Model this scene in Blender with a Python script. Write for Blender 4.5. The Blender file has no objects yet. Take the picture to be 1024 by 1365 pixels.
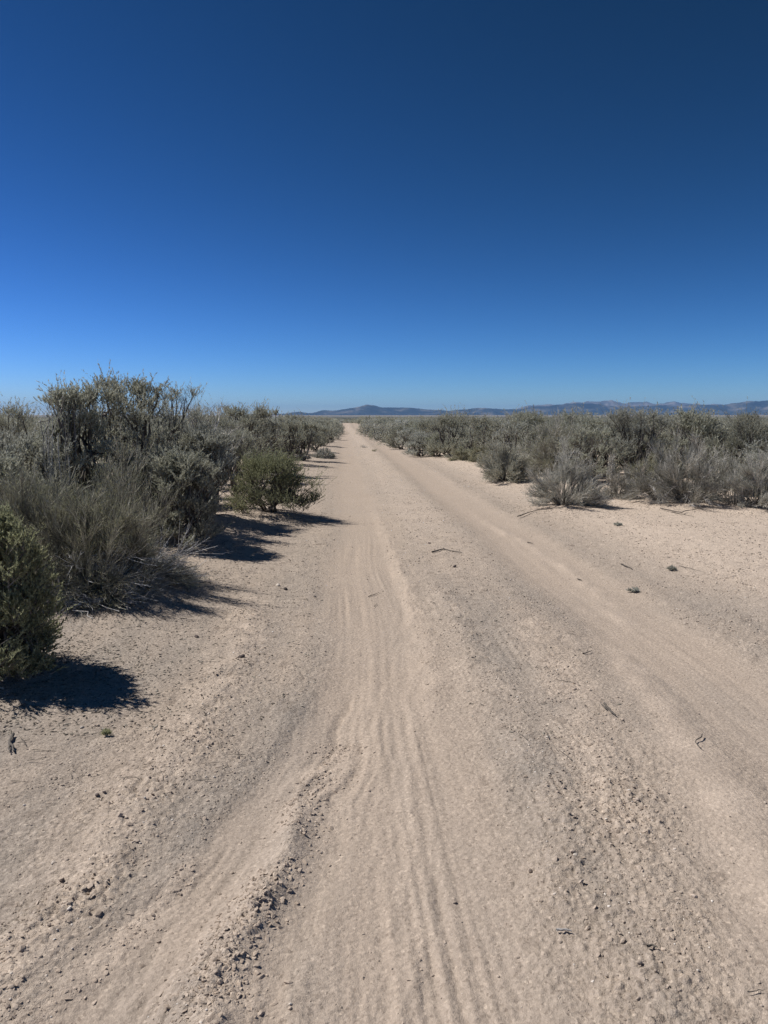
import bpy, math, random
import numpy as np
from mathutils import Vector

random.seed(7)
rad = math.radians
sc = bpy.context.scene
COL = sc.collection

# ------------------------------------------------------------------ camera, sky, sun, exposure
CAM_H, FOC, PITCH = 1.55, 1000.0, rad(7.2)          # metres, pixels of a 1365 px high frame, radians down
cd = bpy.data.cameras.new('camera')
cam = bpy.data.objects.new('camera', cd); COL.objects.link(cam)
cam.location = (0, 0, CAM_H); cam.rotation_euler = (rad(90) - PITCH, 0, 0)
cd.sensor_fit = 'VERTICAL'; cd.sensor_height = 36.0; cd.lens = 36.0 * FOC / 1365.0
cd.clip_start = 0.05; cd.clip_end = 80000
sc.camera = cam

SUN_EL, SUN_ROT = rad(50), rad(-72)                  # elevation, clockwise from +Y
SUN_DIR = Vector((math.sin(SUN_ROT) * math.cos(SUN_EL), math.cos(SUN_ROT) * math.cos(SUN_EL), math.sin(SUN_EL)))
w = bpy.data.worlds.new('World'); sc.world = w; w.use_nodes = True
nt = w.node_tree; bg = nt.nodes['Background']
sky = nt.nodes.new('ShaderNodeTexSky'); sky.sky_type = 'NISHITA'; sky.sun_disc = False
sky.sun_elevation = SUN_EL; sky.sun_rotation = SUN_ROT
sky.altitude = 3000; sky.air_density = 1.0; sky.dust_density = 0.0; sky.ozone_density = 6.0
sep = nt.nodes.new('ShaderNodeSeparateColor'); com = nt.nodes.new('ShaderNodeCombineColor')
nt.links.new(sky.outputs[0], sep.inputs[0])
for ch, (gain, gam) in enumerate(((0.215, 2.22), (0.365, 1.84), (0.186, 2.2))):     # deep clear high-desert blue
    pw = nt.nodes.new('ShaderNodeMath'); pw.operation = 'POWER'; pw.inputs[1].default_value = gam
    ml = nt.nodes.new('ShaderNodeMath'); ml.operation = 'MULTIPLY'; ml.inputs[1].default_value = gain
    nt.links.new(sep.outputs[ch], pw.inputs[0]); nt.links.new(pw.outputs[0], ml.inputs[0]); nt.links.new(ml.outputs[0], com.inputs[ch])
nt.links.new(com.outputs[0], bg.inputs['Color']); bg.inputs['Strength'].default_value = 0.05
sd = bpy.data.lights.new('sun', 'SUN'); sd.energy = 5.0; sd.angle = rad(0.53); sd.color = (1.0, 0.955, 0.90)
so = bpy.data.objects.new('sun', sd); COL.objects.link(so)
so.rotation_euler = SUN_DIR.to_track_quat('Z', 'Y').to_euler(); so.location = (-20, 20, 30)
sc.view_settings.view_transform = 'Standard'; sc.view_settings.look = 'None'
sc.view_settings.exposure = 0.0; sc.view_settings.gamma = 1.0; sc.view_settings.use_curve_mapping = False
sc.cycles.use_denoising = True; sc.cycles.denoising_prefilter = 'NONE'; sc.cycles.max_bounces = 8; sc.cycles.diffuse_bounces = 4; sc.cycles.volume_bounces = 0

# ------------------------------------------------------------------ numpy helpers
def _hash(ix, iy, s):
    h = (ix.astype(np.int64) * 374761393 + iy.astype(np.int64) * 668265263 + s * 1442695041) & 0xFFFFFFFF
    h = ((h ^ (h >> 13)) * 1274126177) & 0xFFFFFFFF
    h = ((h ^ (h >> 16)) * 2246822519) & 0xFFFFFFFF
    return ((h ^ (h >> 15)) & 0xFFFFFF) / float(0x1000000)

def gnoise(x, y, s=0):
    """gradient noise, about -0.7..0.7"""
    ix, iy = np.floor(x), np.floor(y); fx, fy = x - ix, y - iy
    u = fx * fx * fx * (fx * (fx * 6 - 15) + 10); v = fy * fy * fy * (fy * (fy * 6 - 15) + 10)
    def g(ax, ay):
        a = _hash(ix + ax, iy + ay, s) * 2 * math.pi
        return np.cos(a) * (fx - ax) + np.sin(a) * (fy - ay)
    return (g(0, 0) * (1 - u) + g(1, 0) * u) * (1 - v) + (g(0, 1) * (1 - u) + g(1, 1) * u) * v

def fbm(x, y, s=0, o=4, gain=0.5):
    r, a = 0, 1.0
    for k in range(o):
        r = r + a * gnoise(x * 2 ** k, y * 2 ** k, s + k * 17); a *= gain
    return r

def domes(x, y, s=0, fill=0.6):
    """lumps: each cell holds a dome of its own size; 0..1"""
    ix, iy = np.floor(x), np.floor(y); out = np.zeros_like(x)
    for ax in (-1, 0, 1):
        for ay in (-1, 0, 1):
            cx, cy = ix + ax, iy + ay
            px = cx + 0.15 + 0.7 * _hash(cx, cy, s); py = cy + 0.15 + 0.7 * _hash(cx, cy, s + 1)
            r = 0.2 + 0.5 * _hash(cx, cy, s + 2) ** 2; on = _hash(cx, cy, s + 3) < fill
            an = _hash(cx, cy, s + 4) * 3.14; ca, sa = np.cos(an), np.sin(an)
            dx, dy = x - px, y - py
            d2 = ((dx * ca + dy * sa) / r) ** 2 + ((-dx * sa + dy * ca) / (r * 0.65)) ** 2
            out = np.maximum(out, np.where(on, np.sqrt(np.clip(1 - d2, 0, 1)) * r * 1.6, 0))
    return out

def sstep(a, b, x):
    t = np.clip((x - a) / (b - a), 0, 1); return t * t * (3 - 2 * t)

def unproject(px, py):
    """where the line of sight through a point of the photograph meets the level ground"""
    a = math.atan((py - 682.5) / FOC) + PITCH
    y = CAM_H / math.tan(a)
    depth = y * math.cos(PITCH) + CAM_H * math.sin(PITCH)
    return (px - 512) / FOC * depth, y

def at_dist(px, y):
    return (px - 512) / FOC * (y * math.cos(PITCH) + CAM_H * 0.5 * math.sin(PITCH))

def height_at(py, y):
    return CAM_H + y * math.tan(math.atan((682.5 - py) / FOC) - PITCH)

def poly_dist(x, y, pts):
    """distance to a polyline, signed side (+ = right of travel), arc fraction"""
    best = np.full(x.shape, 1e9); side = np.zeros(x.shape); frac = np.zeros(x.shape)
    n = len(pts) - 1
    for i in range(n):
        (ax, ay), (bx, by) = pts[i], pts[i + 1]
        dx, dy = bx - ax, by - ay; L2 = dx * dx + dy * dy + 1e-12
        t = np.clip(((x - ax) * dx + (y - ay) * dy) / L2, 0, 1)
        ex, ey = x - ax - t * dx, y - ay - t * dy
        d = np.sqrt(ex * ex + ey * ey); m = d < best
        best = np.where(m, d, best); side = np.where(m, np.sign(ex * dy - ey * dx), side); frac = np.where(m, (i + t) / n, frac)
    return best, side, frac

# ------------------------------------------------------------------ ground shape
def track_left(y): return 0.28 - 0.057 * y
def track_right(y): return 2.24 - 0.057 * y

P = lambda *pts: [unproject(*p) for p in pts]
RIDGES = [  # polyline, half width, height, clod amount, fade ends
    (P((452, 985), (428, 1042), (402, 1112), (350, 1185), (312, 1250), (280, 1340), (240, 1480)), 0.085, 0.040, 1.0),
    (P((345, 780), (330, 860), (262, 968), (165, 1105), (60, 1240), (-80, 1400)), 0.13, 0.030, 0.75),
    (P((285, 1120), (205, 1212), (130, 1290), (20, 1380), (-60, 1460)), 0.055, 0.018, 0.5),
    (P((486, 640), (511, 706), (549, 794), (574, 880), (584, 965)), 0.07, 0.020, 0.55),
    (P((560, 760), (600, 810), (645, 905), (702, 1000), (742, 1100), (770, 1230)), 0.10, 0.022, 0.5),
    (P((690, 800), (760, 930), (820, 1050), (838, 1140)), 0.17, 0.010, 0.6),
    (P((560, 622), (640, 688), (735, 742), (800, 788), (860, 850)), 0.09, 0.022, 0.1),
    (P((815, 845), (880, 940), (950, 1040), (1005, 1140), (1050, 1280)), 0.11, 0.020, 0.0),
    (P((545, 780), (552, 880), (548, 1000), (545, 1180), (540, 1400)), 0.035, 0.008, 0.1),
]
RUTS = [
    (P((470, 880), (440, 950), (388, 1045), (300, 1155), (180, 1290), (60, 1430)), 0.15, 0.030),
    (P((470, 940), (446, 1050), (430, 1140), (370, 1260), (330, 1400)), 0.09, 0.022),
]
CRACKS = [P((478, 915), (455, 960), (436, 1003), (408, 1048)), P((545, 760), (535, 850), (500, 960), (470, 1060)),
          P((520, 720), (528, 800), (515, 880))]

def swell(x, y):
    r = np.sqrt(x * x + y * y)
    z = 0.25 * sstep(70, 150, r) - 1.75 * sstep(152, 270, r) + 1.5 * sstep(800, 3000, r)
    z = z + 26 * sstep(4000, 9500, r)
    z = z + fbm(x / 9, y / 9, 3, 3) * 0.07 * sstep(4, 20, r) + fbm(x / 60, y / 60, 5, 2) * 0.35 * sstep(30, 140, r)
    return z

MOUNDS = [(-2.21, 4.12, 0.31), (-2.59, 6.45, 0.74), (-2.25, 8.47, 0.42), (-1.75, 11.45, 0.6), (-2.5, 10.4, 0.52), (-3.64, 8.9, 0.57), (-3.25, 9.6, 0.76), (-2.89, 10.6, 0.62), (-5.13, 10.2, 0.55), (-2.88, 12.2, 0.53), (-3.6, 8.3, 0.26), (-2.9, 14.6, 0.46), (-3.39, 17.5, 0.58), (-3.03, 19.5, 0.54), (2.77, 17.34, 0.51), (2.97, 12.4, 0.61), (5.17, 13.07, 0.72), (4.27, 13.68, 0.37), (5.98, 12.16, 0.54), (4.24, 18.5, 0.91), (5.43, 16.5, 0.66), (7.61, 15.5, 0.65), (4.61, 16.6, 0.49), (5.46, 19, 0.63), (5.61, 15.6, 0.49), (6.72, 15.2, 0.49), (7.09, 17, 0.63), (6.92, 13.9, 0.42), (7.77, 14.6, 0.56), (6.78, 19, 0.63), (8.54, 18.5, 0.63), (-3.44, 15.5, 0.56), (-3.74, 12, 0.56), (-4.06, 7.6, 0.42), (-4.06, 8.4, 0.42), (-2.77, 9.0, 0.35), (-4.4, 9.6, 0.49), (10.16, 19.33, 0.56), (-8.94, 17.64, 0.41), (-10.38, 18.62, 0.5), (-6.68, 16.27, 0.47), (-6.66, 12.89, 0.61), (-11.55, 19.94, 0.52), (-9.49, 20.56, 0.46), (-5.38, 20.02, 0.43), (-6.01, 12.08, 0.47), (-10.82, 20.6, 0.52), (4.87, 20.89, 0.6), (-8.03, 16.39, 0.41), (8.73, 15.64, 0.44), (-7.59, 17.48, 0.5), (-3.96, 13.63, 0.47), (9.41, 17.8, 0.58)]    # wind-blown sand gathered under the nearer shrubs: x, y, radius
def ground(x, y, fine=True):
    """height and cover masks (dust, gravel, crust)"""
    x = np.asarray(x, float); y = np.asarray(y, float)
    r = np.sqrt(x * x + y * y)
    z = swell(x, y)
    wob = gnoise(y / 3.1, y * 0 + 0.5, 9) * 0.10 + gnoise(y / 0.9, y * 0 + 3.5, 10) * 0.010
    dl = x - track_left(y) - wob; dr = x - track_right(y) - wob
    onroad = sstep(190, 160, r) * (y > 0)
    tl = np.exp(-(dl / 0.40) ** 4) * onroad; tr = np.exp(-(dr / 0.42) ** 4) * onroad
    z = z - 0.024 * tl - 0.034 * tr
    cen = np.exp(-((x - track_left(y) - 0.98) / 0.42) ** 4) * onroad
    z = z + 0.012 * cen
    z = z + 0.07 * (sstep(0.7, 2.0, -dl) + sstep(0.7, 2.2, dr)) * sstep(2, 9, r)
    for a, b, c in MOUNDS:
        d2 = ((x - a) ** 2 + (y - b) ** 2) / (c * 1.15) ** 2; m_ = d2 < 5
        z[m_] += min(0.09, 0.13 * c) * np.exp(-d2[m_] ** 1.4) * (0.8 + 0.5 * gnoise(x[m_] * 2.3, y[m_] * 2.3, 14))
    dust = np.clip(tl + tr, 0, 1); clod = np.zeros_like(x); pale = np.zeros_like(x)
    near = r < 14
    if fine and near.any():
        xn, yn = x[near], y[near]
        rk = np.zeros_like(xn); zn = np.zeros_like(xn); dn = dust[near]; cn = np.zeros_like(xn)
        wx = xn + fbm(xn * 1.6, yn * 1.6, 21, 3) * 0.06 + gnoise(xn * 14, yn * 14, 22) * 0.012
        wy = yn + fbm(xn * 1.6, yn * 1.6, 23, 3) * 0.06 + gnoise(xn * 14, yn * 14, 24) * 0.012
        for ri_, (pts, hw, amp, cl) in enumerate(RIDGES):
            d, sgn, f = poly_dist(wx, wy, pts)
            env = sstep(0, 0.14, f) * sstep(1.0, 0.9, f)
            var = 0.72 + 0.9 * gnoise(xn * 5, yn * 5, 31)
            k = np.exp(-(d / hw) ** 2) * env
            zn += 0.75 * amp * k * var; rk = np.maximum(rk, k * (0.45 if ri_ in (3, 4, 6, 8) else 1.0) * np.clip(0.6 + 1.2 * gnoise(xn * 4, yn * 4, 37), 0, 1)); cn = np.maximum(cn, cl * np.exp(-(d / (hw * 1.25)) ** 4) * env * np.clip(0.75 + 1.6 * gnoise(xn * 3.3, yn * 3.3, 33), 0, 1.3))
            if cl < 0.3: dn = np.maximum(dn, np.exp(-(d / (hw * 1.6)) ** 2))
        for pts, hw, amp in RUTS:
            d, sgn, f = poly_dist(wx, wy, pts)
            k = np.exp(-(d / hw) ** 4) * sstep(0, 0.15, f)
            zn -= 0.6 * amp * k; dn = np.maximum(dn, k); cn *= (1 - 0.85 * k)
            k2 = np.exp(-(d / 0.42) ** 4) * sstep(0, 0.15, f) * np.clip(0.5 + 1.4 * gnoise(xn * 2, yn * 2, 42), 0.1, 1.2)
            zn += k2 * (0.0075 * gnoise(sgn * d / 0.04, f * 6, 41) + 0.004 * gnoise(sgn * d / 0.018, f * 12, 43))
        for ci_, pts in enumerate(CRACKS):
            d, sgn, f = poly_dist(wx + gnoise(xn * 30, yn * 30, 47) * 0.02, wy, pts)
            zn += (0.008 if ci_ == 0 else 0.003) * np.where(sgn > 0, -1, 0) * np.exp(-(d / 0.05) ** 2) * sstep(0, 0.1, f) * sstep(1, 0.9, f)
        # fine tyre lines along the tracks
        u = dl[near] + 0.05 * gnoise(yn * 0.4, xn * 0, 51)
        wide = np.maximum(tl[near], np.exp(-((dl[near] - 0.35) / 0.85) ** 4) * sstep(9, 5, yn) * 0.7)
        zn += (wide * ((gnoise(u / 0.085, yn * 0.3, 52) * 0.008 + gnoise(u / 0.033, yn * 0.5, 53) * 0.0085) * np.clip(0.5 + 1.4 * gnoise(xn * 2.5, yn * 0.9, 56), 0.1, 1.2)))
        u2 = dr[near]
        zn += (tr[near] * (gnoise(u2 / 0.09, yn * 0.3, 54) * 0.006 + gnoise(u2 / 0.025, yn * 0.7, 55) * 0.003))
        off = np.clip(1 - dn, 0, 1)
        patch = np.clip(0.5 + 1.1 * fbm(xn * 0.9, yn * 0.9, 61, 3), 0, 1)
        rough = off * (0.35 + 0.9 * patch) + 0.12
        cn = np.clip(cn + off * np.clip(patch - 0.45, 0, 1) * 0.9, 0, 1.3)
        zn += fbm(xn * 5, yn * 5, 63, 3) * 0.008 * (0.3 + off)
        zn += cn * (domes(wx / 0.05, wy / 0.05, 71, 0.6) * 0.009 + domes(xn / 0.026, yn / 0.026, 75, 0.7) * 0.008)
        zn += cn * (0.30 - np.abs(gnoise(xn * 17, yn * 17, 77))) * 0.020 + cn * (0.3 - np.abs(gnoise(xn * 41, yn * 41, 78))) * 0.011
        rn = r[near]
        zn += rough * domes(xn / 0.028, yn / 0.028, 79, 0.55) * 0.0050 * sstep(9, 4, rn)
        zn += rough * domes(xn / 0.013, yn / 0.013, 83, 0.6) * 0.0038 * sstep(4.5, 2.5, rn)
        fade = sstep(14, 10, rn)
        z[near] += zn * fade; dust[near] = dn; clod[near] = cn; pale[near] = rk * fade
    streak = fbm((x + 0.057 * y + 0.25 * gnoise(y * 0.3, y * 0, 95)) * 2.6, y * 0.22, 93, 3)
    gravel = np.clip(0.5 + 0.8 * fbm(x * 0.55, y * 0.55, 91, 4) + 1.1 * streak - 0.45 * dust + 0.15 * cen, 0, 1) * (0.35 + 0.65 * sstep(9, 3, r))
    crust = sstep(0.5, 2.0, dr) * sstep(4, 9, r) + 0.6 * sstep(0.5, 2.0, -dl) * sstep(6, 12, r) + 0.5 * cen * sstep(5, 12, r)
    return z, dust, gravel * (1 - 0.7 * pale), np.clip(np.maximum(crust, 0.75 * pale), 0, 1), clod

def gz(x, y):
    return float(ground(np.array([x]), np.array([y]))[0][0])

# ------------------------------------------------------------------ mesh helpers
def mesh_np(name, verts, quads, mat=None, tint=None, smooth=True, color=None):
    me = bpy.data.meshes.new(name)
    faces = quads if isinstance(quads, list) else [quads]           # blocks of triangles and of quads
    n = len(verts); sizes = np.concatenate([np.full(len(f), f.shape[1]) for f in faces]); m = len(sizes)
    flat = np.concatenate([np.asarray(f, np.int32).ravel() for f in faces])
    me.vertices.add(n); me.vertices.foreach_set('co', np.ascontiguousarray(verts, np.float32).ravel())
    me.loops.add(len(flat)); me.loops.foreach_set('vertex_index', flat)
    me.polygons.add(m); me.polygons.foreach_set('loop_start', (np.cumsum(sizes) - sizes).astype(np.int32))
    me.polygons.foreach_set('use_smooth', np.full(m, smooth))
    if tint is not None:
        a = me.attributes.new('tint', 'FLOAT', 'POINT'); a.data.foreach_set('value', np.ascontiguousarray(tint, np.float32))
    if color is not None:
        a = me.attributes.new('cover', 'FLOAT_COLOR', 'POINT'); a.data.foreach_set('color', np.ascontiguousarray(color, np.float32).ravel())
    me.update(calc_edges=True)
    if mat: me.materials.append(mat)
    return me

def link(name, data, parent=None, **props):
    o = bpy.data.objects.new(name, data); COL.objects.link(o)
    if parent: o.parent = parent
    for k, v in props.items(): o[k] = v
    return o

class Geo:
    """quads gathered from tubes and leaves"""
    def __init__(s): s.v, s.q, s.t, s.n = [], [], [], 0
    def add(s, v, q, t):
        s.v.append(v); s.q.append(q + s.n); s.t.append(t); s.n += len(v)
    def tubes(s, paths, radii, sides=3, tint=None, along=None):
        N, K, _ = paths.shape
        tan = np.gradient(paths, axis=1); tan /= np.linalg.norm(tan, axis=2, keepdims=True) + 1e-9
        ref = np.where(np.abs(tan[..., 2:3]) > 0.9, np.array([1., 0, 0]), np.array([0, 0, 1.]))
        a = np.cross(tan, ref); a /= np.linalg.norm(a, axis=2, keepdims=True) + 1e-9
        b = np.cross(tan, a)
        th = np.arange(sides) * 2 * math.pi / sides
        ring = a[:, :, None] * np.cos(th)[None, None, :, None] + b[:, :, None] * np.sin(th)[None, None, :, None]
        v = (paths[:, :, None] + ring * radii[:, :, None, None]).reshape(-1, 3)
        i, k, j = np.meshgrid(np.arange(N), np.arange(K - 1), np.arange(sides), indexing='ij')
        base = (i * K + k) * sides; j2 = (j + 1) % sides
        q = np.stack([base + j, base + j2, base + sides + j2, base + sides + j], -1).reshape(-1, 4)
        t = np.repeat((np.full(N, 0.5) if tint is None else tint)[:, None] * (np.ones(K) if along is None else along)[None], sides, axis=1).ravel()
        s.add(v, q, t)
    def leaves(s, p, d, side, L, W, tint):
        L = L[:, None]; W = W[:, None]
        v = np.stack([p + side * W * 0.5, p + d * L, p - side * W * 0.5], 1).reshape(-1, 3)
        q = np.arange(len(p) * 3).reshape(-1, 3)
        s.add(v, q, np.repeat(tint, 3))
    def mesh(s, name, mat):
        return mesh_np(name, np.concatenate(s.v), s.q, mat, np.concatenate(s.t))

def unit(v): return v / (np.linalg.norm(v, axis=-1, keepdims=True) + 1e-9)

# ------------------------------------------------------------------ materials
def nodes_of(name):
    m = bpy.data.materials.new(name); m.use_nodes = True
    t = m.node_tree; b = t.nodes['Principled BSDF']
    b.inputs['Roughness'].default_value = 0.9
    b.inputs['Specular IOR Level'].default_value = 0.15
    return m, t, b

def ramp(t, fac, stops):
    r = t.nodes.new('ShaderNodeValToRGB'); e = r.color_ramp.elements
    e[0].position, e[0].color = stops[0][0], (*stops[0][1], 1)
    e[1].position, e[1].color = stops[-1][0], (*stops[-1][1], 1)
    for p, c in stops[1:-1]:
        k = e.new(p); k.color = (*c, 1)
    t.links.new(fac, r.inputs[0]); return r.outputs[0]

def mth(t, op, a, b=None, clamp=False):
    n = t.nodes.new('ShaderNodeMath'); n.operation = op; n.use_clamp = clamp
    for i, x in enumerate((a, b)):
        if x is None: continue
        if isinstance(x, (int, float)): n.inputs[i].default_value = x
        else: t.links.new(x, n.inputs[i])
    return n.outputs[0]

def mixc(t, fac, a, b, mode='MIX'):
    n = t.nodes.new('ShaderNodeMix'); n.data_type = 'RGBA'; n.blend_type = mode
    for s, x in ((n.inputs['Factor'], fac), (n.inputs['A'], a), (n.inputs['B'], b)):
        if isinstance(x, (int, float)): s.default_value = x
        elif isinstance(x, tuple): s.default_value = (*x, 1)
        else: t.links.new(x, s)
    return n.outputs['Result']

def tex(t, kind, coord, scale, **kw):
    n = t.nodes.new(kind); n.inputs['Scale'].default_value = scale
    for k, v in kw.items():
        if k in n.inputs: n.inputs[k].default_value = v
        else: setattr(n, k, v)
    t.links.new(coord, n.inputs['Vector']); return n

def plant_mat(name, stops, transl=0.0, var=0.42):
    m, t, b = nodes_of(name)
    at = t.nodes.new('ShaderNodeAttribute'); at.attribute_name = 'tint'
    oi = t.nodes.new('ShaderNodeObjectInfo')
    f = mth(t, 'ADD', at.outputs['Fac'], mth(t, 'MULTIPLY', mth(t, 'SUBTRACT', oi.outputs['Random'], 0.5), var), True)
    c = ramp(t, f, stops)
    t.links.new(c, b.inputs['Base Color'])
    if transl:
        tr = t.nodes.new('ShaderNodeBsdfTranslucent'); mx = t.nodes.new('ShaderNodeMixShader')
        t.links.new(c, tr.inputs['Color']); mx.inputs[0].default_value = transl
        t.links.new(b.outputs[0], mx.inputs[1]); t.links.new(tr.outputs[0], mx.inputs[2])
        t.links.new(mx.outputs[0], t.nodes['Material Output'].inputs['Surface'])
    return m

M = {}
M['bark'] = plant_mat('bark', [(0, (0.055, 0.048, 0.042)), (0.6, (0.125, 0.112, 0.098)), (1, (0.23, 0.21, 0.19))])
M['sage'] = plant_mat('sage_leaf', [(0, (0.218, 0.218, 0.170)), (0.5, (0.420, 0.418, 0.335)), (1, (0.618, 0.633, 0.527))], 0.4)
M['palesage'] = plant_mat('pale_sage_leaf', [(0, (0.253, 0.253, 0.212)), (0.5, (0.462, 0.464, 0.393)), (1, (0.630, 0.646, 0.600))], 0.4)
M['green'] = plant_mat('green_leaf', [(0, (0.191, 0.202, 0.121)), (0.5, (0.373, 0.383, 0.234)), (1, (0.607, 0.604, 0.371))], 0.4)
M['straw'] = plant_mat('straw_stem', [(0, (0.150, 0.142, 0.115)), (0.5, (0.39, 0.372, 0.300)), (1, (0.66, 0.635, 0.53))])
M['grey'] = plant_mat('grey_stem', [(0, (0.150, 0.142, 0.122)), (0.5, (0.385, 0.368, 0.320)), (1, (0.66, 0.635, 0.575))])
M['silver'] = plant_mat('silver_dead_wood', [(0, (0.259, 0.242, 0.230)), (0.5, (0.475, 0.454, 0.432)), (1, (0.660, 0.660, 0.660))])
M['broomleaf'] = plant_mat('broom_leaf', [(0, (0.200, 0.205, 0.126)), (0.5, (0.384, 0.389, 0.245)), (1, (0.584, 0.583, 0.370))], 0.4)

def ground_mat(name):
    m, t, b = nodes_of(name)
    tc = t.nodes.new('ShaderNodeTexCoord').outputs['Object']
    at = t.nodes.new('ShaderNodeAttribute'); at.attribute_name = 'cover'
    sp = t.nodes.new('ShaderNodeSeparateColor'); t.links.new(at.outputs['Color'], sp.inputs[0])
    dust, gravel, crust = sp.outputs
    far = at.outputs['Alpha']
    n1 = tex(t, 'ShaderNodeTexNoise', tc, 1.3, Detail=6.0, Roughness=0.65)
    n2 = tex(t, 'ShaderNodeTexNoise', tc, 55.0, Detail=4.0, Roughness=0.7)
    n3 = tex(t, 'ShaderNodeTexNoise', tc, 230.0, Detail=3.0, Roughness=0.7)
    v1 = tex(t, 'ShaderNodeTexVoronoi', tc, 120.0)
    v2 = tex(t, 'ShaderNodeTexVoronoi', tc, 45.0)
    c = mixc(t, n1.outputs['Fac'], (0.412, 0.340, 0.275), (0.500, 0.420, 0.346))
    c = mixc(t, mth(t, 'MULTIPLY', gravel, 0.8), c, (0.345, 0.306, 0.266))
    c = mixc(t, mth(t, 'MULTIPLY', dust, 0.45), c, (0.445, 0.362, 0.292))
    c = mixc(t, mth(t, 'MULTIPLY', crust, 0.75), c, (0.650, 0.540, 0.440))
    # grains: single bright and dark specks of sand and small gravel
    gr = ramp(t, v1.outputs['Color'], [(0.0, (0.34, 0.31, 0.30)), (0.22, (0.84, 0.83, 0.83)), (0.78, (1.10, 1.10, 1.10)), (1.0, (1.65, 1.65, 1.62))])
    c = mixc(t, mth(t, 'SUBTRACT', 0.75, mth(t, 'MULTIPLY', dust, 0.2)), c, gr, 'MULTIPLY')
    g2 = ramp(t, v2.outputs['Color'], [(0.0, (0.55, 0.53, 0.53)), (0.1, (0.92, 0.92, 0.92)), (0.9, (1.03, 1.03, 1.03)), (1.0, (1.25, 1.25, 1.25))])
    c = mixc(t, mth(t, 'SUBTRACT', 0.8, mth(t, 'MULTIPLY', dust, 0.4)), c, g2, 'MULTIPLY')
    v3 = tex(t, 'ShaderNodeTexVoronoi', tc, 17.0)
    g3 = ramp(t, v3.outputs['Color'], [(0.0, (0.62, 0.60, 0.59)), (0.16, (0.94, 0.94, 0.94)), (0.8, (1.04, 1.04, 1.04)), (1.0, (1.28, 1.28, 1.27))])
    c = mixc(t, mth(t, 'SUBTRACT', 0.75, mth(t, 'MULTIPLY', dust, 0.55)), c, g3, 'MULTIPLY')
    sw = ramp(t, n2.outputs['Fac'], [(0.3, (0.84, 0.84, 0.84)), (0.7, (1.13, 1.13, 1.13))])
    c = mixc(t, 0.8, c, sw, 'MULTIPLY')
    # far plain: scrub too small to tell apart and pale flats
    f1 = tex(t, 'ShaderNodeTexNoise', tc, 0.012, Detail=8.0, Roughness=0.7)
    fc = ramp(t, f1.outputs['Fac'], [(0.38, (0.085, 0.085, 0.06)), (0.55, (0.13, 0.125, 0.09)), (0.68, (0.33, 0.28, 0.22))])
    c = mixc(t, far, c, fc)
    t.links.new(c, b.inputs['Base Color'])
    b.inputs['Roughness'].default_value = 0.95; b.inputs['Specular IOR Level'].default_value = 0.05
    h = mth(t, 'ADD', mth(t, 'MULTIPLY', n2.outputs['Fac'], 1.0), mth(t, 'MULTIPLY', n3.outputs['Fac'], 0.45))
    h = mth(t, 'ADD', h, mth(t, 'MULTIPLY', v2.outputs['Distance'], -0.5))
    st = mth(t, 'SUBTRACT', 0.95, mth(t, 'MULTIPLY', dust, 0.35))
    bp = t.nodes.new('ShaderNodeBump'); bp.inputs['Distance'].default_value = 0.010
    t.links.new(st, bp.inputs['Strength']); t.links.new(h, bp.inputs['Height'])
    t.links.new(bp.outputs[0], b.inputs['Normal'])
    return m
M['ground'] = ground_mat('sandy_ground')

def stone_mat(name, stops):
    m, t, b = nodes_of(name)
    oi = t.nodes.new('ShaderNodeObjectInfo'); c = ramp(t, oi.outputs['Random'], stops)
    tc = t.nodes.new('ShaderNodeTexCoord').outputs['Object']
    n = tex(t, 'ShaderNodeTexNoise', tc, 3.0, Detail=4.0)
    c = mixc(t, 0.6, c, ramp(t, n.outputs['Fac'], [(0.3, (0.75, 0.75, 0.75)), (0.7, (1.15, 1.15, 1.15))]), 'MULTIPLY')
    t.links.new(c, b.inputs['Base Color']); return m
M['pebble'] = stone_mat('pebble', [(0, (0.20, 0.17, 0.15)), (0.05, (0.33, 0.275, 0.225)), (0.6, (0.43, 0.355, 0.29)), (0.9, (0.52, 0.44, 0.365)), (1, (0.75, 0.70, 0.64))])
M['clod'] = stone_mat('clod', [(0, (0.37, 0.30, 0.24)), (1, (0.52, 0.43, 0.35))])
M['crumb'] = stone_mat('crumb', [(0, (0.22, 0.18, 0.15)), (0.25, (0.36, 0.30, 0.245)), (0.8, (0.46, 0.385, 0.315)), (1, (0.58, 0.50, 0.42))])
M['palestone'] = stone_mat('pale_stone', [(0, (0.55, 0.49, 0.42)), (1, (0.62, 0.56, 0.5))])
M['darkstone'] = stone_mat('dark_stone', [(0, (0.09, 0.075, 0.07)), (1, (0.15, 0.12, 0.11))])

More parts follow.
